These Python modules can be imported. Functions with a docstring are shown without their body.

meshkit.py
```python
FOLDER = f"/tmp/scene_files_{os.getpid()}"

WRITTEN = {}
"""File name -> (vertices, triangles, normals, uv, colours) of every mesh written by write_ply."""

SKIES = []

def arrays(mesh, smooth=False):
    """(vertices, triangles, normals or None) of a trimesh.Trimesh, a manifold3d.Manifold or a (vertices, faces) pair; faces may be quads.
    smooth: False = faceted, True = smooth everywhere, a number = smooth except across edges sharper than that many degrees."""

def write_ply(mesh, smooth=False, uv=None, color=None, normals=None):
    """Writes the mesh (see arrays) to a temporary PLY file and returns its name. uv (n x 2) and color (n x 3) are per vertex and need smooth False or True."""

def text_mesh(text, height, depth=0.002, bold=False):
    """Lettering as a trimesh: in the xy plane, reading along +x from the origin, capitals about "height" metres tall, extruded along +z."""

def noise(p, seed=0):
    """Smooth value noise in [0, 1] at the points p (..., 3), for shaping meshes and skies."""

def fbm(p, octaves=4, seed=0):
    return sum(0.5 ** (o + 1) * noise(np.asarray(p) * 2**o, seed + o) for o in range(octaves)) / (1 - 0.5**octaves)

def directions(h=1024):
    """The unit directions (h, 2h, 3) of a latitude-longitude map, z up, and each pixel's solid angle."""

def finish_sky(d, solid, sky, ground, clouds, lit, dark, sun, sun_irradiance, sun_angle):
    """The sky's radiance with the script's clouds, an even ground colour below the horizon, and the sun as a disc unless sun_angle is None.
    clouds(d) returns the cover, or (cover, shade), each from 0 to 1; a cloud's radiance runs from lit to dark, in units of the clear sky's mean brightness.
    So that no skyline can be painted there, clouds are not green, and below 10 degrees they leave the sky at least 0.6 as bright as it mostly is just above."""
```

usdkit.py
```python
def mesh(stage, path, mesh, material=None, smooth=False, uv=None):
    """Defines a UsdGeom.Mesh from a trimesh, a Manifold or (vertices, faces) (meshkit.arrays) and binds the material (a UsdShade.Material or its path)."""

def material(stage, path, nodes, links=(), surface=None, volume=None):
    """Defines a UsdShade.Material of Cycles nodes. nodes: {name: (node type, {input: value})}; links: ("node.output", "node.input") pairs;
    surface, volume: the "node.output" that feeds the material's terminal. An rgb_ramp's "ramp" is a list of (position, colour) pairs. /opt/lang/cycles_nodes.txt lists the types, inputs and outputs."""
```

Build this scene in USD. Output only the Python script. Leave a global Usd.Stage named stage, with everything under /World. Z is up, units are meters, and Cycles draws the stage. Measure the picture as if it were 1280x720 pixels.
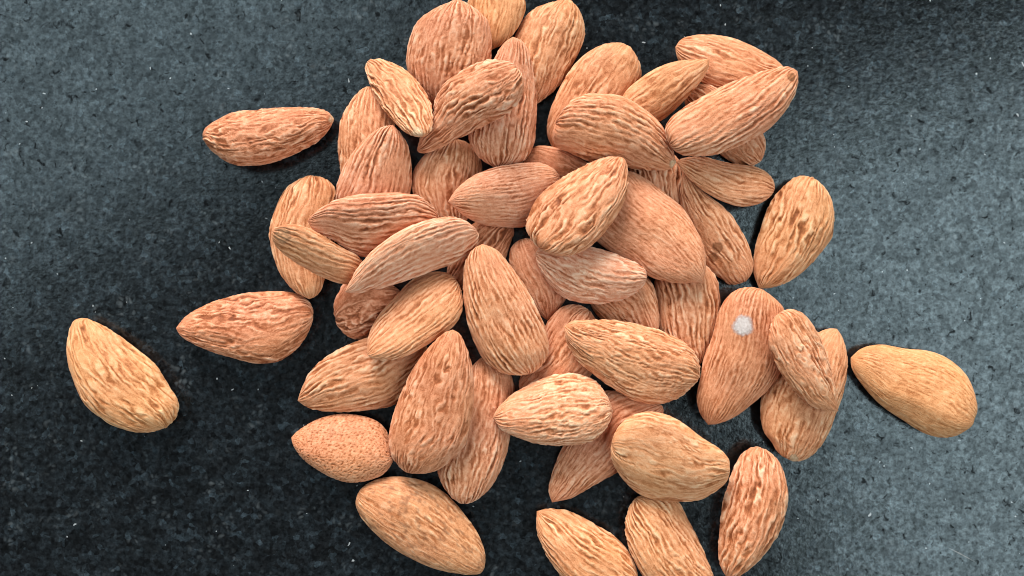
"""Almonds heaped on a dark granite countertop, seen from above."""
import math
import numpy as np
from scipy.optimize import linprog
from pxr import Usd, UsdGeom, UsdLux, UsdShade, Gf, Sdf, Vt
import usdkit, meshkit

stage = Usd.Stage.CreateInMemory()
UsdGeom.SetStageUpAxis(stage, UsdGeom.Tokens.z)
UsdGeom.SetStageMetersPerUnit(stage, 1.0)
UsdGeom.Xform.Define(stage, '/World')

# ------------------------------------------------------------------ camera, light, exposure
H = 0.205                     # the lens stands this high over the stone, looking straight down
WIDE = 0.198                  # width of stone seen in the picture
EXPOSURE = 0.0
cam = UsdGeom.Camera.Define(stage, '/World/camera')
cam.AddTranslateOp().Set(Gf.Vec3d(0, 0, H))
cam.CreateHorizontalApertureAttr(24.0)
cam.CreateVerticalApertureAttr(13.5)
cam.CreateFocalLengthAttr(24.0 * H / WIDE)
cam.CreateClippingRangeAttr(Gf.Vec2f(0.01, 20))
cam.CreateFStopAttr(24.0)
cam.CreateFocusDistanceAttr(H - 0.014)
cam.CreateExposureAttr(EXPOSURE)

room = UsdLux.DomeLight.Define(stage, '/World/room_light')
room.GetPrim().SetCustomDataByKey('kind', 'structure')
ROOM = (0.13, 0.13, 0.132)
AMBIENT = usdkit.material(stage, '/World/Looks/room_light', {'b': ('background_shader', {'color': ROOM, 'strength': 1.0})}, surface='b.background')
UsdShade.MaterialBindingAPI.Apply(room.GetPrim()).Bind(AMBIENT)


def soft_panel(name, at, aim, w, h, radiance, color, roll=0.0):
    """A large soft area light, added as a stand-in for unseen windows."""
    l = UsdLux.RectLight.Define(stage, '/World/' + name)
    z = np.array(at, float) - aim
    z /= np.linalg.norm(z)
    x = np.cross([0, 1, 0.0], z)
    x /= np.linalg.norm(x)
    y = np.cross(z, x)
    x, y = x * math.cos(roll) + y * math.sin(roll), y * math.cos(roll) - x * math.sin(roll)
    m = np.eye(4)
    m[0, :3], m[1, :3], m[2, :3], m[3, :3] = x, y, z, at
    l.AddTransformOp().Set(Gf.Matrix4d(*m.ravel().tolist()))
    l.CreateWidthAttr(w)
    l.CreateHeightAttr(h)
    l.CreateIntensityAttr(radiance)
    l.CreateColorAttr(Gf.Vec3f(*color))
    l.GetPrim().SetCustomDataByKey('kind', 'structure')


soft_panel('stand_in_light', (-1.31, 0.60, 1.5), (-1.31, 0.60, 0), 1.9, 1.5, 1.65, (0.80, 0.99, 1.06), math.radians(30))  # added overhead panel, turned so its reflection makes the upper-left sheen on granite
soft_panel('stand_in_light_001', (1.38, -0.38, 1.5), (1.38, -0.38, 0), 1.7, 1.7, 3.0, (0.82, 1.0, 1.05), math.radians(16))  # second added panel, angled so the right-hand sheen stops at a dark wedge
soft_panel('stand_in_light_002', (-0.55, 2.3, 1.25), (0, 0, 0), 1.6, 1.2, 23.5, (1.0, 0.925, 0.865))  # added warm key from a low angle, brings out the skin relief

# ------------------------------------------------------------------ materials
T = Sdf.ValueTypeNames


def granite():
    n, L = {}, []
    n['g'] = ('geometry', {})
    n['bl'] = ('noise_texture', {'scale': 210.0, 'detail': 6.0, 'roughness': 0.62, 'distortion': 0.5})
    n['blr'] = ('rgb_ramp', {'ramp': [(0.30, (0.004, 0.005, 0.006)), (0.45, (0.0055, 0.0075, 0.009)), (0.56, (0.008, 0.0112, 0.0135)), (0.75, (0.015, 0.020, 0.0235))]})
    n['fine'] = ('noise_texture', {'scale': 1100.0, 'detail': 4.0, 'roughness': 0.7})
    n['finer'] = ('rgb_ramp', {'ramp': [(0.30, (0.25, 0.25, 0.26)), (0.50, (0.95, 0.95, 0.95)), (0.70, (1.8, 1.85, 1.9))]})
    n['warp'] = ('noise_texture', {'scale': 420.0, 'detail': 3.0, 'roughness': 0.6})
    n['wp'] = ('vector_math', {'math_type': 'multiply_add', 'vector2': (0.0014, 0.0014, 0.0014)})
    n['cr'] = ('voronoi_texture', {'scale': 980.0, 'feature': 'f1'})
    n['crs'] = ('separate_color', {})
    n['crr'] = ('rgb_ramp', {'ramp': [(0.0, (0.30, 0.30, 0.30)), (0.45, (0.80, 0.80, 0.81)), (0.85, (1.3, 1.33, 1.35)), (0.94, (1.8, 1.88, 1.92)), (1.0, (2.8, 2.95, 3.0))]})
    n['m0'] = ('mix', {'mix_type': 'multiply', 'fac': 1.0})
    n['m1'] = ('mix', {'mix_type': 'multiply', 'fac': 1.0})
    n['crp'] = ('map_range', {'from_min': 0.0, 'from_max': 1.0, 'to_min': 0.72, 'to_max': 1.27})
    n['spc'] = ('math', {'math_type': 'multiply'})
    L += [('g.position', 'warp.vector'), ('warp.color', 'wp.vector1'), ('g.position', 'wp.vector3'), ('wp.vector', 'cr.vector'), ('cr.color', 'crs.color'), ('crs.r', 'crr.fac'),
          ('blr.color', 'm0.color1'), ('crr.color', 'm0.color2'), ('m0.color', 'm1.color1'), ('crs.g', 'crp.value'), ('crp.result', 'spc.value1'), ('sp.value', 'spc.value2')]
    # small black crystals with crisp outlines
    n['wv'] = ('noise_texture', {'scale': 260.0, 'detail': 2.0})
    n['wadd'] = ('vector_math', {'math_type': 'multiply_add', 'vector2': (0.004, 0.004, 0.004)})
    n['pit'] = ('noise_texture', {'scale': 640.0, 'detail': 3.0, 'roughness': 0.55, 'distortion': 0.8})
    n['pitr'] = ('rgb_ramp', {'ramp': [(0.30, (1, 1, 1)), (0.40, (0, 0, 0))]})
    n['pitc'] = ('mix', {'mix_type': 'mix', 'color2': (0.004, 0.0045, 0.005)})
    # pale feldspar grains, gathered in clusters
    n['fel'] = ('voronoi_texture', {'scale': 750.0, 'feature': 'f1'})
    n['felr'] = ('rgb_ramp', {'ramp': [(0.10, (1, 1, 1)), (0.42, (0, 0, 0))]})
    n['clu'] = ('noise_texture', {'scale': 150.0, 'detail': 3.0})
    n['clur'] = ('rgb_ramp', {'ramp': [(0.52, (0, 0, 0)), (0.68, (1, 1, 1))]})
    n['fm'] = ('mix', {'mix_type': 'multiply', 'fac': 1.0})
    n['fm2'] = ('rgb_to_bw', {})
    n['fm3'] = ('math', {'math_type': 'multiply', 'value2': 0.42})
    n['felc'] = ('mix', {'mix_type': 'mix', 'color2': (0.13, 0.15, 0.16)})
    # scarce bright mica points
    n['mic'] = ('voronoi_texture', {'scale': 1100.0, 'feature': 'f1'})
    n['micd'] = ('math', {'math_type': 'less_than', 'value2': 0.2})
    n['mics'] = ('separate_color', {})
    n['micp'] = ('math', {'math_type': 'greater_than', 'value2': 0.986})
    n['micm'] = ('math', {'math_type': 'multiply'})
    n['micc'] = ('mix', {'mix_type': 'mix', 'color2': (0.30, 0.32, 0.33)})
    n['rough'] = ('map_range', {'from_min': 0.3, 'from_max': 0.7, 'to_min': 0.10, 'to_max': 0.19, 'clamp': True})
    n['bump'] = ('bump', {'strength': 0.35, 'distance': 0.00012})
    # dull pits and soft dark crystals take no polish, feldspar takes more
    n['spb'] = ('map_range', {'from_min': 0.34, 'from_max': 0.66, 'to_min': 0.44, 'to_max': 0.56, 'clamp': True})
    n['spf'] = ('map_range', {'from_min': 0.32, 'from_max': 0.62, 'to_min': 0.45, 'to_max': 1.40, 'clamp': True})
    n['spm'] = ('math', {'math_type': 'multiply'})
    n['spi'] = ('rgb_ramp', {'ramp': [(0.30, (0.15, 0.15, 0.15)), (0.40, (1, 1, 1))]})
    n['spib'] = ('rgb_to_bw', {})
    n['sp'] = ('math', {'math_type': 'multiply'})
    n['p'] = ('principled_bsdf', {'ior': 1.6, 'specular_tint': (0.90, 1.0, 1.04)})
    for t in ('bl', 'fine', 'wv', 'pit', 'clu'):
        L.append(('g.position', t + '.vector'))
    L += [('bl.fac', 'spb.value'), ('fine.fac', 'spf.value'), ('spb.result', 'spm.value1'), ('spf.result', 'spm.value2'), ('pit.fac', 'spi.fac'), ('spi.color', 'spib.color'),
          ('spm.value', 'sp.value1'), ('spib.val', 'sp.value2'), ('spc.value', 'p.specular_ior_level')]
    L += [('wv.color', 'wadd.vector1'), ('g.position', 'wadd.vector3'), ('wadd.vector', 'fel.vector'), ('wadd.vector', 'mic.vector'),
          ('bl.fac', 'blr.fac'), ('fine.fac', 'finer.fac'), ('finer.color', 'm1.color2'),
          ('pit.fac', 'pitr.fac'), ('pitr.color', 'pitc.fac'), ('m1.color', 'pitc.color1'),
          ('fel.distance', 'felr.fac'), ('clu.fac', 'clur.fac'), ('felr.color', 'fm.color1'), ('clur.color', 'fm.color2'), ('fm.color', 'fm2.color'),
          ('fm2.val', 'fm3.value1'), ('fm3.value', 'felc.fac'), ('pitc.color', 'felc.color1'),
          ('mic.distance', 'micd.value1'), ('mic.color', 'mics.color'), ('mics.r', 'micp.value1'), ('micd.value', 'micm.value1'), ('micp.value', 'micm.value2'),
          ('micm.value', 'micc.fac'), ('felc.color', 'micc.color1'), ('micc.color', 'p.base_color'),
          ('fine.fac', 'rough.value'), ('rough.result', 'p.roughness'), ('fine.fac', 'bump.height'), ('bump.normal', 'p.normal')]
    return usdkit.material(stage, '/World/Looks/granite', n, L, surface='p.BSDF')


def almond_skin():
    """Skin primvar: r = dusty-pale ridges to brown furrows, with furrow shade painted in, g = tint of this kernel (red-brown to straw), b = brown freckling."""
    n = {'a': ('attribute', {'attribute': 'skin'}), 's': ('separate_color', {}), 'tc': ('texture_coordinate', {}),
         'gr': ('noise_texture', {'scale': 5200.0, 'detail': 3.0, 'roughness': 0.7}),
         'grm': ('map_range', {'from_min': 0.25, 'from_max': 0.75, 'to_min': -0.14, 'to_max': 0.14}),
         'md': ('noise_texture', {'scale': 900.0, 'detail': 4.0, 'roughness': 0.65}),
         'mdm': ('map_range', {'from_min': 0.25, 'from_max': 0.75, 'to_min': -0.12, 'to_max': 0.12}),
         'add': ('math', {'math_type': 'add'}), 'add2': ('math', {'math_type': 'add', 'use_clamp': True}),
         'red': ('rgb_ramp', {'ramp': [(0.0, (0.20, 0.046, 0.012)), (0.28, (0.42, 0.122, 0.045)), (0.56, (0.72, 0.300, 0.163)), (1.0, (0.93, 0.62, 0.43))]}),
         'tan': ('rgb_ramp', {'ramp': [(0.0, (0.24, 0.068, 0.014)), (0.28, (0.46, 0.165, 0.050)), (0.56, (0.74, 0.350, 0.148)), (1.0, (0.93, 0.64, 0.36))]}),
         'mix': ('mix', {}), 'fr': ('mix', {'color2': (0.23, 0.085, 0.035)}),
         'fb': ('attribute', {'attribute': 'fibre'}), 'fn': ('noise_texture', {'scale': 1.0, 'detail': 3.0, 'roughness': 0.6}),
         'fm': ('map_range', {'from_min': 0.25, 'from_max': 0.75, 'to_min': -0.13, 'to_max': 0.13}), 'add3': ('math', {'math_type': 'add'}),
         'bh': ('math', {'math_type': 'multiply_add', 'value2': 1.6}),
         'bump': ('bump', {'strength': 0.6, 'distance': 0.00010}),
         'p': ('principled_bsdf', {'roughness': 0.62, 'specular_ior_level': 0.28, 'diffuse_roughness': 0.4, 'sheen_weight': 0.06, 'sheen_roughness': 0.5})}
    L = [('a.color', 's.color'), ('tc.object', 'gr.vector'), ('tc.object', 'md.vector'), ('gr.fac', 'grm.value'), ('md.fac', 'mdm.value'),
         ('grm.result', 'add.value1'), ('mdm.result', 'add.value2'), ('add.value', 'add2.value1'), ('s.r', 'add2.value2'),
         ('fb.vector', 'fn.vector'), ('fn.fac', 'fm.value'), ('fm.result', 'add3.value1'), ('add2.value', 'add3.value2'), ('fn.fac', 'bh.value1'), ('gr.fac', 'bh.value3'),
         ('add3.value', 'red.fac'), ('add3.value', 'tan.fac'), ('s.g', 'mix.fac'), ('red.color', 'mix.color1'), ('tan.color', 'mix.color2'),
         ('s.b', 'fr.fac'), ('mix.color', 'fr.color1'), ('fr.color', 'p.base_color'), ('bh.value', 'bump.height'), ('bump.normal', 'p.normal')]
    return usdkit.material(stage, '/World/Looks/almond_skin', n, L, surface='p.BSDF')


def plain(name, dark, pale, scale=2600.0, rough=0.7, soft=True):
    n = {'tc': ('texture_coordinate', {}), 'n': ('noise_texture', {'scale': scale, 'detail': 4.0, 'roughness': 0.65}),
         'r': ('rgb_ramp', {'ramp': [(0.3, dark), (0.65, pale)]}), 'b': ('bump', {'strength': 0.5, 'distance': 0.0001}),
         'p': ('principled_bsdf', {'roughness': rough, 'specular_ior_level': 0.3})}
    L = [('tc.object', 'n.vector'), ('n.fac', 'r.fac'), ('r.color', 'p.base_color'), ('n.fac', 'b.height'), ('b.normal', 'p.normal')]
    if soft:    # the mark thins out raggedly towards its edge
        n.update({'f': ('attribute', {'attribute': 'fade'}), 'fs': ('separate_color', {}), 'k': ('math', {'math_type': 'multiply_add', 'value2': 0.9}),
                  'm': ('map_range', {'from_min': 0.55, 'from_max': 1.25, 'to_min': 0.0, 'to_max': 1.0, 'clamp': True}),
                  't': ('transparent_bsdf', {}), 'x': ('mix_closure', {})})
        L += [('f.color', 'fs.color'), ('n.fac', 'k.value1'), ('fs.r', 'k.value3'), ('k.value', 'm.value'), ('m.result', 'x.fac'), ('t.BSDF', 'x.closure1'), ('p.BSDF', 'x.closure2')]
    return usdkit.material(stage, '/World/Looks/' + name, n, L, surface='x.closure' if soft else 'p.BSDF')


GRANITE, SKIN = granite(), almond_skin()
CREAM = plain('bare_kernel', (0.58, 0.34, 0.18), (0.78, 0.56, 0.36))
WHITE_MARK = plain('white_mark', (0.45, 0.385, 0.355), (0.66, 0.60, 0.575))  # whitish colour of the one round spot
RUBBED = plain('rubbed_skin', (0.36, 0.15, 0.065), (0.56, 0.29, 0.15))
SCAR = plain('stem_scar', (0.24, 0.085, 0.03), (0.40, 0.16, 0.07))
SCRATCH = plain('scratch', (0.10, 0.11, 0.11), (0.26, 0.27, 0.27), soft=False)

# ------------------------------------------------------------------ the countertop
import trimesh
slab = trimesh.creation.box((1.3, 0.9, 0.03))
slab.apply_translation((0, 0, -0.015))
counter = usdkit.mesh(stage, '/World/countertop', slab, GRANITE)
for k, v in (('label', 'dark blue-grey speckled polished granite countertop under the almonds'), ('category', 'countertop'), ('kind', 'structure')):
    counter.GetPrim().SetCustomDataByKey(k, v)

# ------------------------------------------------------------------ the almonds
PX = WIDE / 1280.0


def unproject(px, z):
    """Points of the stone's picture -> metres, on a plane z above the stone (z may vary by point)."""
    px = np.asarray(px, float)
    s = PX * (H - np.asarray(z)) / H
    return np.stack([(px[:, 0] - 640) * s, (360 - px[:, 1]) * s], 1)


# Each row, from the lowest of the heap to the topmost: outline (its first point is the pointed tip, None where the far end is the farthest point),
# thickness against half width, ridge height, ridge fineness, tint 0..1, freckles 0..1, label
ALMONDS = []


def almond(outline, label, thick=0.58, ridge=1.0, fine=1.0, tint=0.35, freckle=0.0, rim=0.5, pit=0.0, spots=(), lift=0.0, net=None):
    v = np.array([float(x) for x in outline.replace(',', ' ').split()]).reshape(-1, 2)
    ALMONDS.append(dict(px=v, label=label, thick=thick, ridge=ridge, fine=fine, tint=tint, freckle=freckle, rim=rim, pit=pit, spots=spots, lift=lift, net=net))


# ---- lying on the stone
almond('417.5 149 410 140 390 135 350 134.5 320 137.5 295 140 272 150 259 159 254 170 259 182 275 197 292 206 312 207 340 203 370 191 397 176 412 160',
       'lone orange-brown almond with pale pointed tip, on bare stone at upper left', thick=.85, net=.5, lift=-0.06, tint=.25, ridge=1.0, spots=[('tip', 416, 149, 5, CREAM, 'pale dry tip')])
almond('109 398 135 411 170 436 195 457.5 210 482 222 502 220 521 208 533 187 540 157 537 127 523 103 500 88 463 84 443 85 423 92 402 100 398',
       'straw-yellow almond with a squared-off narrow end, farthest left on bare stone', thick=.66, tint=.95, ridge=.8, fine=.75, rim=1)
almond('220 410 233 395 267 377 313 366 347 364 373 368 388 380 391 395 383 420 370 437 347 452 320 454 293 448 260 438 237 427 225 418',
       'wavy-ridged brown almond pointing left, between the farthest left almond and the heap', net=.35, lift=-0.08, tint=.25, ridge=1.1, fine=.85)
almond('1063.5 447 1077 436 1100 431 1130 436 1160 439 1182 447 1205 466 1217 490 1220 510 1215 527 1200 542 1180 547 1157 542 1130 526 1100 505 1075 477 1065 460',
       'smooth yellow-tan almond lying alone farthest right of the heap', thick=.66, tint=1.0, ridge=.30, fine=1.5, rim=.8)
almond('949 361 942 340 944 310 950 290 960 260 980 232 1000 220 1017 224 1034 240 1042 262 1042 285 1040 295 1025 317 997 345 970 358',
       'upright golden almond with bold ridges, right of the heap, its point down', tint=.8, ridge=1.1, fine=.8)
almond('844 59 852 49 870 44 895 44 925 51 952 64 970 75 980 86 985 100 975 112 950 120 920 120 893 112 868 96 848 75',
       'pale almond at top right of the heap, lying behind the long big almond', tint=.5, ridge=.7)
almond('855 110 868 105 885 106 915 120 945 150 956 175 955 192 947 204 935 208 917 204 895 188 868 155 856 128',
       'almond mostly hidden under the long big almond at upper right, only its round end out', tint=.4, ridge=1.0)
almond('660 132 645 112 637 82 640 58 648 36 658 20 672 9 692 2 708 0 721 8 729 25 731 42 725 62 713 85 698 108 682 122 670 130',
       'broad orange diagonally ridged almond touching the top edge, right of the plain tan one', tint=.65, ridge=.9)
almond('612 63 630 54 645 38 654 20 657 5 648 -15 625 -27 602 -22 587 -5 584 20 592 45 602 60',
       'plain smooth tan almond cut by the top edge, behind the big ridged ones', tint=.95, ridge=.3, fine=1.3)
almond('694 190 684 168 687 140 700 110 717 82 740 62 762 54 780 55 793 66 801 85 801 98 792 122 772 150 742 176 712 190',
       'smooth orange almond with a broad round top, tucked behind the knobbly almond below it', tint=.6, ridge=.6, fine=.9)
almond('441 246 428 222 423 195 423 172 427 147 440 125 455 110 465 109 480 125 492 150 494 180 486 210 470 235 455 247',
       'almond at left edge of the heap half covered by a dusty upright one', tint=.5, ridge=.9)
almond('386.5 374 370 365 352 345 342 320 337 295 339 280 345 260 357 237 375 224 392 220 407 224 417 233 421 250 418 285 412 315 407 345 397 368',
       'upright grey-tan almond at far left of the heap, crossed by two almonds', tint=.7, ridge=.8, rim=.8)
almond('565 291 545 280 526 260 515 237 518 212 533 192 552 180 572 175 590 182 601 200 602 220 596 245 585 272 576 285',
       'finely ridged orange almond deep in the heap, just right of the dusty upright one', tint=.35, ridge=.9)
almond('653 197 670 183 697 185 722 196 745 212 758 232 757 252 738 258 712 252 680 232 660 214',
       'smooth almond deep in the heap, a strip seen under the knobbly whitish-tipped one', tint=.3, ridge=.3)
almond('836 292 815 278 798 252 788 225 788 205 802 192 825 188 845 196 856 215 856 235 853 262 846 282',
       'coarsely ridged almond deep in a gap at upper right, only a small striped piece seen', tint=.35, ridge=1.2)
almond('562 363 559 338 568 308 586 284 612 270 634 272 642 288 637 308 628 330 610 350 588 362',
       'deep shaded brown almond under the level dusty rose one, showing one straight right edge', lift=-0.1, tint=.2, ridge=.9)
almond('685 401 665 385 648 358 637 330 638 312 646 302 660 298 678 305 695 322 708 345 710 366 700 385',
       'smooth red-brown almond low in the middle, left of the pinkish net-wrinkled one', tint=.15, ridge=.5)
almond('507 370 490 357 460 347 436 350 424 365 418 383 421 403 432 418 448 424 468 418 490 404 503 388',
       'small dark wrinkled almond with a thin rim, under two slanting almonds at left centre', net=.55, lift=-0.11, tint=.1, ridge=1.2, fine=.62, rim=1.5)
almond('853 214 863 224 880 240 900 255 915 270 930 295 940 320 941 338 932 351 915 356 900 348 885 336 868 312 855 280 850 245',
       'almond with two dark dents near its lower end, at the right side of the heap', tint=.5, ridge=1.0, rim=.3, spots=[('dent', 897, 309, 6, SCAR, 'dark brown dent'), ('dent_001', 891, 322, 5, SCAR, 'dark brown dent')])
almond('868 463 845 450 830 428 822 400 819 370 821 345 835 327 860 322 882 332 895 347 900 372 899 398 890 425 879 450',
       'almond with strong straight upright stripes, just below the largest smooth almond', net=.1, tint=.4, ridge=1.25, fine=.9)
almond('816 427 795 424 768 410 745 392 738 374 748 358 770 345 795 342 812 350 821 372 824 398 822 416',
       'finely striped almond, only its lower middle seen, above the wide cracked one', tint=.4, ridge=.7, fine=1.2)
almond('651 493 649 477 661 450 676 418 690 395 707 382 727 382 742 395 750 420 748 450 736 472 710 488 675 498',
       'partly covered almond, round knobbly end up, under the left end of the wide cracked one', tint=.3, ridge=.9)
almond('690 628 686 613 693 583 708 550 730 515 752 490 780 490 808 498 828 508 826 527 808 558 776 588 745 605 715 622',
       'pink-brown almond pointing down left, in lower middle under three others', tint=.2, ridge=.9)
almond('1046 411 1052 420 1058 440 1059 462 1055 487 1045 517 1035 542 1022 562 1007 574 992 576 975 568 964 552 955 540 951 522 952 500 962 478 985 445 1015 420 1036 411',
       'long almond at the right edge, crossed by a smaller one, lower end pale and chipped', tint=.65, ridge=.9, fine=.9, spots=[('chipped_end', 992, 573, 5, CREAM, 'pale chipped end')])
almond('671 639 685 636 707 638 725 645 747 657 770 672 787 692 795 710 797 725 785 740 755 746 725 738 705 725 692 708 680 688 671 663',
       'almond cut by the bottom edge, its pointed end up at left, lower middle', tint=.75, ridge=1.05)
almond('892 752 870 756 845 752 820 738 802 718 789 692 782 667 783 645 792 627 808 617 828 617 845 625 855 640 867 662 880 690 892 722 896 742',
       'coarsely ridged pale almond cut by the bottom edge, below the smooth wide tan one', tint=.75, ridge=1.2, fine=1.1)
almond('910 724 901 708 898 688 899 670 902 640 910 607 920 580 930 565 942 559 960 564 972 575 980 592 985 615 982 640 972 667 955 692 935 712 920 721',
       'deeply ridged brown almond at lower right, lying apart with its pale tip down', lift=-0.04, tint=.4, ridge=1.4, fine=.8, thick=.8)
almond('606 709 606 692 597 667 582 645 562 622 540 606 515 598 490 596 465 602 449 614 445 630 452 647 475 672 500 690 532 706 562 715 590 718 601 716',
       'large flat beige almond with brown mottling, lowest at left of centre', tint=.7, ridge=.35, freckle=.75, rim=.8)
almond('364 547 372 539 395 525 420 518 447 519 470 526 482 537 489 556 491 575 480 592 462 600 440 603 420 599 400 589 378 573 367 557',
       'light brown almond with a finely pitted porous skin, at lower left of the heap', lift=-0.02, tint=.4, ridge=.65, pit=1.0, freckle=.25)
almond('601 447 622 455 638 468 643 490 641 520 637 548 630 578 615 607 597 624 580 629 565 622 552 603 546 580 553 545 567 500 584 465',
       'orange-pink almond standing behind the large pale-based almond, its lower end ridged', tint=.3, ridge=1.0)
almond('372 501 377 487 390 462 415 442 440 429 470 420 505 416 528 424 535 442 524 472 510 492 495 505 475 510 440 514 410 514 387 510',
       'flat-lying almond with long slanting stripes pointing left, above the porous one', tint=.55, ridge=.9, fine=.9, rim=.9)
# ---- second layer
almond('570 -2 560 4 540 13 522 27 512 50 508 74 511 95 522 118 540 134 562 138 585 130 604 112 612 90 614 70 614 47 610 27 597 13 582 4',
       'big rounded orange almond with dense upright ridges, its point touching the top edge', net=.3, tint=.25, ridge=1.05, thick=.75)
almond('641 46 652 51 662 67 667 92 671 125 670 160 668 178 659 197 642 206 622 209 604 201 592 188 586 172 592 145 604 110 617 75 630 54',
       'tall reddish almond with wavy upright ridges and a pointed top, right of the slanting almond', tint=.15, ridge=1.15)
almond('491 156 501 167 511 185 514 207 513 240 506 262 480 274 450 272 428 262 420 245 425 220 437 197 455 175 473 161',
       'dusty pinkish upright almond with a rough worn top, left side of the heap', tint=.2, ridge=1.0, freckle=.2)
almond('885 531 875 516 871 497 876 470 880 448 890 422 897 395 905 377 918 364 935 359 952 362 967 372 980 387 986 412 982 442 974 468 960 487 940 505 920 520 899 529',
       'smooth brown almond with a round white spot near its top', lift=-0.05, tint=.35, ridge=.5, fine=1.3, spots=[('white_spot', 929, 407, 11.5, WHITE_MARK, 'round white spot')])
almond('886.5 74 870 74.5 845 77 820 86 800 99 783 114 776 128 782 146 803 154 825 151 840 140 860 120 878 98 885 85',
       'small smooth light almond with a sharp tip pointing right, left of the long big almond', tint=.75, ridge=.45, fine=.9, rim=1.2)
almond('384 276 395 265 420 250 460 242 495 241 520 244 537 255 548 270 546 288 530 304 500 317 470 323 445 318 415 299 392 287',
       'level reddish almond with a dark wavy lower side, pointing left, above the long rosy one', tint=.15, ridge=1.1)
almond('462 346 445 355 430 355 415 351 390 340 365 325 347 310 340 297 341 287 348 283 360 280 377 282 400 293 427 309 451 324',
       'small almond with a rubbed brown round end, lying across the far left upright almond', tint=.65, ridge=.7, freckle=.15, spots=[('rubbed_end', 353, 294, 9.5, RUBBED, 'rubbed brown round end')])
almond('845 202 857 197 882 197 912 204 945 209 960 217 968 230 965 242 950 254 927 258 905 252 882 240 862 224',
       'slim light almond pointing left, its tip meeting the tip of the knobbly one', tint=.5, ridge=.65, fine=1.1)
almond('879 353 865 353 850 354 825 350 807 343 785 326 755 309 738 290 740 262 755 236 770 220 785 214 805 222 830 240 855 262 870 287 880 310 882 335',
       'largest smooth orange almond in the middle right, its blunt tip pointing down', tint=.3, ridge=.5, fine=1.25, pit=.25)
almond('809 346 806 336 785 324 760 314 740 309 715 304 690 304 674 311 670 320 673 333 681 347 696 366 715 376 740 380 767 377 790 369 804 357',
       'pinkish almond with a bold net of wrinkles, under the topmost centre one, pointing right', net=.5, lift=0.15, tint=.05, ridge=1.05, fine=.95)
almond('560 252 572 235 597 217 630 207 660 203 680 205 695 214 702 230 696 250 680 270 657 283 635 284 605 281 582 271 567 259',
       'dusty rose almond with a fine dry skin, lying level in the centre top, pointing left', lift=0.06, tint=.1, ridge=.6, fine=1.5, freckle=.15)
almond('845 203 838 180 827 157 805 136 780 121 752 117 730 119 712 128 699 146 691 168 695 182 715 192 740 203 775 208 792 211 820 213 838 211',
       'knobbly plump almond with a whitish tip pointing right, upper middle', tint=.4, ridge=1.1, thick=.75, spots=[('tip', 842, 205, 5, CREAM, 'whitish dry tip')])
almond('997 89 985 83.5 970 85 945 92 905 107 870 125 842 144 832 158 833 170 838 181 847 191 862 195 895 193 925 182 955 166 975 147 990 125 997 105',
       'long big almond at upper right with a small round stem scar at its tip', tint=.3, ridge=.8, spots=[('stem_scar', 989, 96, 4.5, SCAR, 'small round brown stem scar')])
almond('459 443 461 420 472 397 495 370 520 347 542 340 560 342 572 353 578 372 577 390 568 406 550 420 530 433 510 444 485 450 466 448',
       'light slanting almond with a curved seam, lying parallel below the long rosy one', tint=.6, ridge=.7, fine=1.1, rim=1.0)
almond('431 365 440 347 455 325 480 302 510 284 540 274 565 271 585 278 597 290 597 302 587 317 565 330 532 342 495 355 460 364 442 366',
       'long rosy almond slanting over the left centre, uncovered, its point at lower left', lift=0.13, tint=.15, ridge=.85, fine=1.1)
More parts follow.
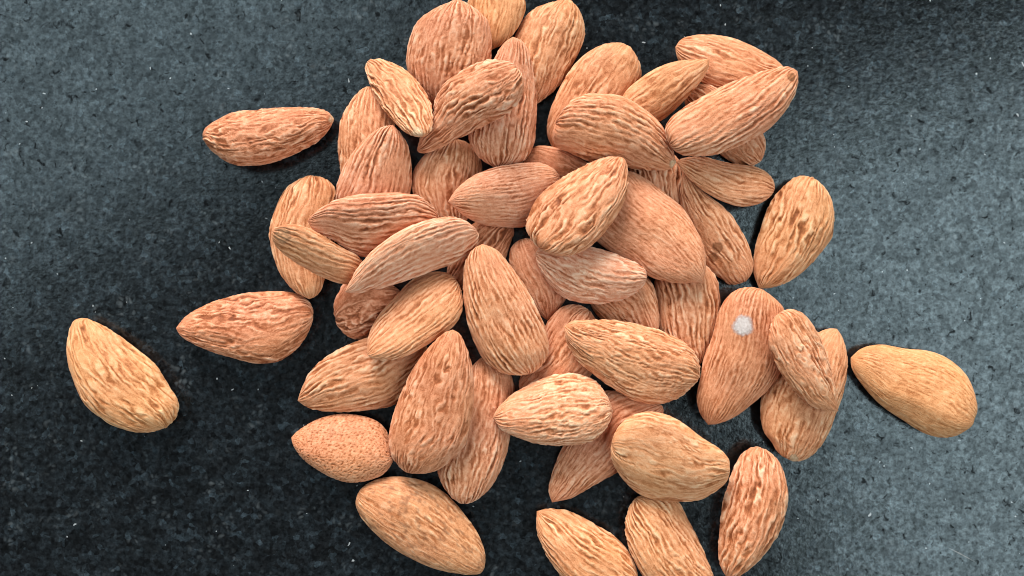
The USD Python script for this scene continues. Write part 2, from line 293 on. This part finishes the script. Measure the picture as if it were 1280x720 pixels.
almond('603 305 591 312 582 327 579 352 580 377 585 405 595 433 607 452 625 465 645 469 665 466 680 453 686 437 683 415 674 392 660 364 640 335 620 312',
       'large uncovered orange almond in the middle, narrow end up, lower end coarsely ridged', net=.2, tint=.5, ridge=.95)
almond('705 408 715 402 735 400 767 400 800 406 835 417 860 432 873 450 873 472 858 490 840 501 817 505 795 501 767 486 745 470 722 450 708 428',
       'wide almond with many dark short cracks and pits, right of centre, round end at right', net=.1, tint=.6, ridge=1.2, fine=1.25, pit=.2)
almond('616 522 622 511 640 493 662 481 685 471 707 467 727 469 745 477 757 492 765 511 762 527 750 545 732 554 705 557 675 555 647 547 627 537',
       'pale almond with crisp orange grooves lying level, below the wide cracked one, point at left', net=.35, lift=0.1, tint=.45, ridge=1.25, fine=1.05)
almond('912 588 911 575 900 562 877 547 850 527 830 518 810 515 790 520 774 533 765 552 764 570 769 584 780 600 797 616 820 625 847 627 875 624 898 611 909 600',
       'wide smooth tan almond with faint wavy lines, round end left, above the bottom-edge almonds', lift=0.05, tint=.75, ridge=.5, fine=.9, rim=1.0)
almond('566 412 556 416 540 430 520 455 502 490 492 517 486 545 488 566 495 578 507 589 527 592 547 587 567 573 581 557 588 530 592 500 590 458 581 430 574 417',
       'large pinkish-brown almond, narrow tip up, broad pale base down, beside the porous one', lift=-0.07, tint=.3, ridge=.75, fine=.85)
almond('1048 514 1035 514 1020 510 1004 499 980 472 967 447 961 425 963 409 970 395 985 387 1000 390 1015 405 1027 427 1037 455 1044 485',
       'small pale almond with crinkled middle, lying across two almonds at the right edge', tint=.5, ridge=1.1, fine=.9, rim=.8)
almond('521 188 526 172 540 148 545 122 556 104 575 90 600 77 625 75 642 81 652 95 654 112 645 132 625 147 600 160 577 171 552 184 534 191 525 191',
       'upper left almond with long parallel curved ridges, touching the small chipped one', net=.25, tint=.25, ridge=1.2, rim=.8)
almond('530 171 517 170 505 164 494 154 480 138 467 115 459 95 457 82 464 76 475 74 495 81 512 91 529 111 539 132 541 152 538 164',
       'small light almond with a chipped whitish lower end, on top at upper left', tint=.6, ridge=1.2, rim=.6, spots=[('chipped_end', 522, 166, 6.5, CREAM, 'chipped whitish end')])
almond('776 196 782 201 785 222 784 242 772 268 752 295 732 312 707 320 685 316 667 303 658 286 660 270 672 247 700 224 735 205 760 196',
       'topmost almond at the centre, pointed tip up, with long even ridges', net=.15, tint=.5, ridge=1.15, fine=.85, rim=.6)

# a pale scratch in the stone's polish, near the lower right corner
e = unproject([[1184, 684], [1201, 692.5], [1220, 703]], 0.0)
n_ = np.array([0.45, 0.89]) * 0.00011
sv = np.array([[*(e[0]), .00001], [*(e[1] + n_), .00003], [*(e[1] - n_), .00003], [*(e[2]), .00001], [*e[1], -.0001]])
sc = usdkit.mesh(stage, '/World/countertop/scratch', (sv, np.array([[0, 2, 1], [2, 3, 1], [0, 1, 4], [1, 3, 4], [3, 2, 4], [2, 0, 4]])), SCRATCH)
sc.GetPrim().SetCustomDataByKey('label', 'short pale scratch in the polish')

# ---- shape of one kernel, in millimetres-free picture coordinates first
NU, NV = 166, 150


def chains(px):
    """The outline as a smooth closed curve, split at its tip and far end: two runs of points at equal fractions of their length."""
    n = len(px)
    far = int(np.argmax(((px - px[0]) ** 2).sum(1)))
    P = np.vstack([px[-2:], px, px[:2]])
    out = []
    for i in range(n):
        p0, p1, p2, p3 = P[i + 1], P[i + 2], P[i + 3], P[i + 4]
        if i == 0:
            p0 = 1.6 * p1 - 0.6 * p2          # the tip is a corner
        if i == n - 1:
            p3 = 1.6 * p2 - 0.6 * p1
        t = np.linspace(0, 1, 24, endpoint=False)[:, None]
        d1, d0, d2 = (np.linalg.norm(b - a) ** 0.5 + 1e-9 for a, b in ((p1, p2), (p0, p1), (p2, p3)))
        m1 = (p1 - p0) / d0 - (p2 - p0) / (d0 + d1) + (p2 - p1) / d1
        m2 = (p2 - p1) / d1 - (p3 - p1) / (d1 + d2) + (p3 - p2) / d2
        m1, m2 = m1 * d1, m2 * d1
        out.append((2 * t**3 - 3 * t**2 + 1) * p1 + (t**3 - 2 * t**2 + t) * m1 + (-2 * t**3 + 3 * t**2) * p2 + (t**3 - t**2) * m2)
    c = np.vstack(out)
    for _ in range(3):
        s = (np.roll(c, 1, 0) + np.roll(c, -1, 0)) / 2
        keep = np.linalg.norm(c - px[0], axis=1) < 3.5
        c = np.where(keep[:, None], c, 0.5 * c + 0.5 * s)
    axis = c.mean(0) - px[0]
    axis /= np.linalg.norm(axis)
    k = int(np.argmax((c - px[0]) @ axis))
    # let the far end be midway round the blunt end
    def run(a):
        d = np.r_[0, np.cumsum(np.linalg.norm(np.diff(a, axis=0), axis=1))]
        u = np.linspace(0, 1, NU + 1)
        u = 0.45 * u + 0.55 * (1 - np.cos(np.pi * u)) / 2
        return np.stack([np.interp(u * d[-1], d, a[:, j]) for j in (0, 1)], 1)
    return run(c[: k + 1]), run(np.vstack([c[k:], c[:1]])[::-1])


PHI = np.linspace(0, 2 * np.pi, NV, endpoint=False)
CV = np.cos(PHI)
SV = np.sign(np.sin(PHI)) * np.abs(np.sin(PHI)) ** 1.12


def body(a, plane):
    """Kernel surface (NU+1, NV, 3) in metres with its mid-plane z = c + ax*x + ay*y; also half thickness."""
    Lp, Rp = a['chain']
    def lift(p):
        z = np.full(len(p), plane[0])
        for _ in range(4):
            q = unproject(p, z)
            z = plane[0] + q @ plane[1:]
        return q
    Lw, Rw = lift(Lp), lift(Rp)
    mid, half = (Lw + Rw) / 2, (Rw - Lw) / 2
    w = np.linalg.norm(half, axis=1)
    wm = w.max()
    t = a['thick'] * min(wm, 0.0062) * (w / wm) ** 0.8
    q = mid[:, None, :] + half[:, None, :] * CV[None, :, None]
    zz = plane[0] + q @ plane[1:]
    return np.concatenate([q, (zz + t[:, None] * SV[None, :])[..., None]], 2), t, w


# ---- settle them one on another: each lies as low as what is under it lets it
CELL = 0.0006
GX, GY = 380, 240
top = np.zeros((GX, GY))


def cells(q):
    i = np.clip(((q[:, 0] + GX * CELL / 2) / CELL).astype(int), 0, GX - 1)
    j = np.clip(((q[:, 1] + GY * CELL / 2) / CELL).astype(int), 0, GY - 1)
    return i, j


def settle(a):
    plane = np.array([0.006, 0.0, 0.0])
    for _ in range(4):
        b, t, w = body(a, plane)
        c0 = b[..., :2].reshape(-1, 2).mean(0)
        low = b[:, NV // 2 + 1:, :].reshape(-1, 3)
        under = low[:, 2] - (plane[0] + low[:, :2] @ plane[1:])
        i, j = cells(low)
        need = top[i, j] - under * 0.93
        # most demanding samples per coarse cell only
        key = (i // 2) * 1000 + j // 2
        o = np.lexsort((-need, key))
        first = np.r_[True, np.diff(key[o]) != 0]
        o = o[first]
        A = -np.column_stack([np.ones(len(o)), low[o, :2]])
        r = linprog([1, c0[0], c0[1]], A_ub=A, b_ub=-need[o], bounds=[(None, None), (-0.5, 0.5), (-0.5, 0.5)], method='highs')
        if r.x is None:
            break
        plane = r.x
    a['plane'] = plane
    b, t, w = body(a, plane)
    up = b[:, :NV // 2 + 1, :].reshape(-1, 3)
    i, j = cells(up)
    np.maximum.at(top, (i, j), up[:, 2])
    return b, t, w


def sn(p, seed):
    return meshkit.noise(p, seed) * 2 - 1


def grad_noise(x, y, seed):
    """2-D gradient noise, about -1..1."""
    xi, yi = np.floor(x).astype(np.int64), np.floor(y).astype(np.int64)
    fx, fy = x - xi, y - yi
    u, v = fx**3 * (fx * (fx * 6 - 15) + 10), fy**3 * (fy * (fy * 6 - 15) + 10)
    def g(dx, dy):
        h = ((xi + dx) * 374761393 + (yi + dy) * 668265263 + seed * 1442695041) & 0xFFFFFFFF
        h = ((h ^ (h >> 13)) * 1274126177) & 0xFFFFFFFF
        an = ((h ^ (h >> 16)) & 0xFFFF) / 65536.0 * 2 * np.pi
        return np.cos(an) * (fx - dx) + np.sin(an) * (fy - dy)
    return 1.55 * ((g(0, 0) * (1 - u) + g(1, 0) * u) * (1 - v) + (g(0, 1) * (1 - u) + g(1, 1) * u) * v)


def relief(a, b, t, w, seed):
    """Ridge field over the kernel (-1..1), and a smooth mask for its ends."""
    mid = b.mean(1)
    s = np.r_[0, np.cumsum(np.linalg.norm(np.diff(mid, axis=0), axis=1))] * 1000          # mm along
    wm = w.max() * 1000
    S = np.repeat(s[:, None], NV, 1)
    # across: arc on the upper and lower face; the field runs on round the rim
    side = np.where(np.sin(PHI) >= 0, 0, 37.0)
    A0 = (CV * (0.72 + 0.28 * np.abs(CV)) * wm)[None, :] * (0.35 + 0.65 * (w / w.max())[:, None] ** 0.85)
    A = A0 + side[None, :]
    f = a['fine']
    skew = (seed * 0.6180339 % 1 - 0.5) * 0.20
    A = A + skew * (S - s.mean())
    n3 = grad_noise(S / 6.5 + 3, A / 2.4 + 8, seed + 3)
    # long wrinkles that wander, fork and run together
    wild = 0.55 + 0.6 * ((seed * 0.4142) % 1)
    bend = wild * 0.72 * grad_noise(S / 5.4, A / 1.5, seed) + wild * 0.32 * grad_noise(S / 2.3 + 5, A / 0.8, seed + 5) + 0.12 * grad_noise(S / 0.8, A / 0.6, seed + 6)
    lam = 0.92 / f
    Aw, Sw = A + lam * bend, S + 0.5 * grad_noise(S / 2.0, A / 1.3, seed + 9)
    c1 = (1 + np.cos(2 * np.pi * Aw / lam)) / 2
    c2 = (1 + np.cos(2 * np.pi * (A / (0.56 * lam) + 0.8 * grad_noise(S / 2.6 + 7, A / 0.9, seed + 11) + 0.5 * bend))) / 2
    g = grad_noise(Sw * f / 2.6, Aw * f / 0.62, seed + 1)
    gaps = np.exp(-(g / 0.16) ** 2)                                     # short cross furrows that break the ridges up
    amp1 = np.clip(0.62 + 0.75 * grad_noise(S / 5.0 + 21, A / 2.2, seed + 2), 0.12, 1.15)
    amp2 = np.clip(0.55 + 0.9 * grad_noise(S / 3.6 + 13, A / 1.8, seed + 4), 0.1, 1.1)
    e1 = 0.6 + 0.9 * ((seed * 0.7548) % 1)                              # broad pale ridges on some, broad brown hollows on others
    h = amp1 * (2 * c1 ** e1 - 2 / (1 + e1) ** 0.75) * 0.72 + amp2 * (2 * c2 ** 1.3 - 0.9) * 0.34 - 0.42 * gaps * amp1 + 0.16
    n4 = grad_noise(Sw * f / 4.4 + 17 + 0.5 * bend, Aw * f / 0.86 + 3, seed + 8)
    n5 = grad_noise(Sw * f / 3.2 + 5, Aw * f / 0.50 + 11, seed + 12)
    lines = 1.7 * np.maximum(np.exp(-(n4 / 0.17) ** 2), 0.75 * np.exp(-(n5 / 0.15) ** 2)) - 0.72
    net = a['net'] if a['net'] is not None else 0.04 + 0.28 * ((seed * 0.3247) % 1)
    h = (1 - net) * h + net * (0.9 * lines + 0.18 * h)
    relief_h = h + 0.22 * n3
    if a['pit']:
        p = grad_noise(S / 0.48, A / 0.30, seed + 20) + 0.6 * grad_noise(S / 0.30, A / 0.24, seed + 21)
        hp = np.clip(0.16 - 1.25 * np.clip(p - 0.05, 0, 1), -0.9, 1)
        h = (1 - a['pit']) * h + a['pit'] * hp
        relief_h = (1 - a['pit']) * relief_h + a['pit'] * hp
    calm = np.clip(0.80 + 0.65 * grad_noise(S / 9.0 + 61, A / 5.0 + 23, seed + 16) + 0.06, 0.45, 1.12)      # some stretches are smoother
    if not a['pit']:
        h, relief_h = h * calm, relief_h * calm
    wob = grad_noise(S / 7.0 + 31, A / 6.0 + 17, seed + 7)
    u = np.linspace(0, 1, NU + 1)[:, None]
    ends = np.clip(u / 0.10, 0.18, 1) * np.clip((1 - u) / 0.05, 0.25, 1)
    dusty = np.clip((0.24 - u) / 0.24 + 0.35 * wob, 0, 1)                                  # the tip is smoother
    ends = ends * (1 - 0.55 * dusty)
    return np.clip(h, -1.2, 1.3), np.clip(relief_h, -1.3, 1.4), ends, wob, u, S, A, Sw, Aw


def write(prim_path, pts, faces, material, skin=None, origin=(0, 0, 0), fibre=None):
    m = usdkit.mesh(stage, prim_path, (pts - np.asarray(origin), faces), material, smooth=True)
    if skin is not None:
        UsdGeom.PrimvarsAPI(m).CreatePrimvar('skin', T.Color3fArray, 'vertex').Set(Vt.Vec3fArray.FromNumpy(skin.astype(np.float32)))
        UsdGeom.PrimvarsAPI(m).CreatePrimvar('fibre', T.Color3fArray, 'vertex').Set(Vt.Vec3fArray.FromNumpy(fibre.astype(np.float32)))
    return m


def grid_faces():
    i, j = np.meshgrid(np.arange(NU - 2), np.arange(NV), indexing='ij')
    k = lambda a, c: 1 + a * NV + c % NV
    q = np.stack([k(i, j), k(i + 1, j), k(i + 1, j + 1), k(i, j + 1)], -1).reshape(-1, 4)
    j = np.arange(NV)
    last = 1 + (NU - 1) * NV
    f = np.vstack([q[:, [0, 1, 2]], q[:, [0, 2, 3]], np.column_stack([np.zeros(NV, int), 1 + j, 1 + (j + 1) % NV]),
                   np.column_stack([np.full(NV, last), last - NV + (j + 1) % NV, last - NV + j])])
    return f


FACES = grid_faces()


def normals(v, f):
    n = np.zeros_like(v)
    c = np.cross(v[f[:, 1]] - v[f[:, 0]], v[f[:, 2]] - v[f[:, 0]])
    for k in range(3):
        np.add.at(n, f[:, k], c)
    return n / np.maximum(np.linalg.norm(n, axis=1, keepdims=True), 1e-20)


def closed(grid):
    return np.vstack([grid[0].mean(0)[None], grid[1:-1].reshape(-1, grid.shape[-1]), grid[-1].mean(0)[None]])


def tint_at(prim, **data):
    for k, v in data.items():
        prim.SetCustomDataByKey(k, v)


for number, a in enumerate(ALMONDS):
    a['chain'] = chains(a['px'])
    b, t, w = settle(a)
    seed = 101 + number * 41
    # uneven plumpness before the ridges
    v0 = closed(b)
    f = FACES
    n0 = normals(v0, f)
    if ((v0 - v0.mean(0)) * n0).sum() < 0:
        f = FACES[:, ::-1]
        n0 = -n0
    h, rh, ends, wob, u, S, A, Sw, Aw = relief(a, b, t, w, seed)
    lump = 0.00015 * grad_noise(S / 6.0, A / 3.5, seed + 13) + 0.00030 * grad_noise(S / 13.0 + 3, A / 5.0, seed + 14)
    rim = -0.00010 * a['rim'] * np.exp(-((np.abs(CV)[None, :] - 0.93) / 0.035) ** 2) + 0.00007 * a['rim'] * np.exp(-((np.abs(CV)[None, :] - 1.0) / 0.02) ** 2)
    dsp = 0.00024 * a['ridge'] * (rh - 0.15) * ends * (1 - 0.3 * np.abs(CV)[None, :] ** 6) + lump * ends * (1 - 0.9 * np.abs(CV)[None, :] ** 3) + rim * np.clip((1 - u) / 0.1, 0, 1) * np.clip(u / 0.1, 0, 1)
    d = closed(dsp[..., None])
    v = v0 + n0 * d
    # skin: dusty pale ridges, browner between, deepened by painted furrow shade; a tint of its own
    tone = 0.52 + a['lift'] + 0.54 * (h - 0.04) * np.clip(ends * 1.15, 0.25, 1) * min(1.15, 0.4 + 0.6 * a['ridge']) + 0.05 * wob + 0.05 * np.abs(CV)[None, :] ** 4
    hue = np.clip(a['tint'] ** 1.3 + 0.16 * grad_noise(S / 9.0 + 50, A / 7.0, seed + 30), 0, 1)
    fk = grad_noise(S / 2.3, A / 1.0, seed + 31) * 0.6 + grad_noise(S / 0.9, A / 0.45, seed + 32) * 0.6 + 0.35 * wob
    freck = a['freckle'] * np.clip((fk - 0.12) * 2.2, 0, 0.85)
    fibre = closed(np.stack([Sw * 0.55, Aw * 3.2, np.full_like(Sw, seed * 1.37)], -1))
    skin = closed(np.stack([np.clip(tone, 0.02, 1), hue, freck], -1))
    o = np.array([v[:, 0].mean(), v[:, 1].mean(), max(0.0, v[:, 2].min())])
    name = 'almond' if number == 0 else f'almond_{number:03d}'
    path = '/World/' + name
    if a['spots']:
        x = UsdGeom.Xform.Define(stage, path)
        x.AddTranslateOp().Set(Gf.Vec3d(*o.tolist()))
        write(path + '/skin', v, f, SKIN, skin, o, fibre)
        nn = normals(v, f)
        for kind, sx, sy, rad, mat, lab in a['spots']:
            # a patch of the same surface where the mark is, lying a hair above the skin
            px = 640 + v[:, 0] * H / (H - v[:, 2]) / PX
            py = 360 - v[:, 1] * H / (H - v[:, 2]) / PX
            ang = np.arctan2(py - sy, px - sx)
            edge = rad * (1 + 0.05 * np.sin(3 * ang + seed) + 0.04 * np.sin(5 * ang + 2 * seed))
            inside = (np.hypot(px - sx, py - sy) < edge * 1.35) & (nn[:, 2] > 0.02)
            fs = f[inside[f].all(1)]
            if len(fs) == 0:
                continue
            used, inv = np.unique(fs, return_inverse=True)
            pm = write(path + '/' + kind, v[used] + nn[used] * 0.00005, inv.reshape(-1, 3), mat, None, o)
            fade = np.clip((1.35 - (np.hypot(px - sx, py - sy) / edge)[used]) / 0.75, 0, 1)
            UsdGeom.PrimvarsAPI(pm).CreatePrimvar('fade', T.Color3fArray, 'vertex').Set(Vt.Vec3fArray.FromNumpy(np.repeat(fade[:, None], 3, 1).astype(np.float32)))
            tint_at(pm.GetPrim(), label=lab)
        prim = x.GetPrim()
    else:
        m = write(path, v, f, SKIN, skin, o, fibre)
        UsdGeom.Xformable(m).AddTranslateOp().Set(Gf.Vec3d(*o.tolist()))
        prim = m.GetPrim()
    tint_at(prim, label=a['label'], category='almond', group='almonds heaped on the granite countertop')
    a['z'] = a['plane'][0] + np.array([v0[:, 0].mean(), v0[:, 1].mean()]) @ a['plane'][1:]
    print(number, a['label'][:50], 'z mm %.1f slope %.2f %.2f len %.1f w %.1f' % (a['z'] * 1000, a['plane'][1], a['plane'][2], np.linalg.norm(b[0].mean(0) - b[-1].mean(0)) * 1000, w.max() * 2000))
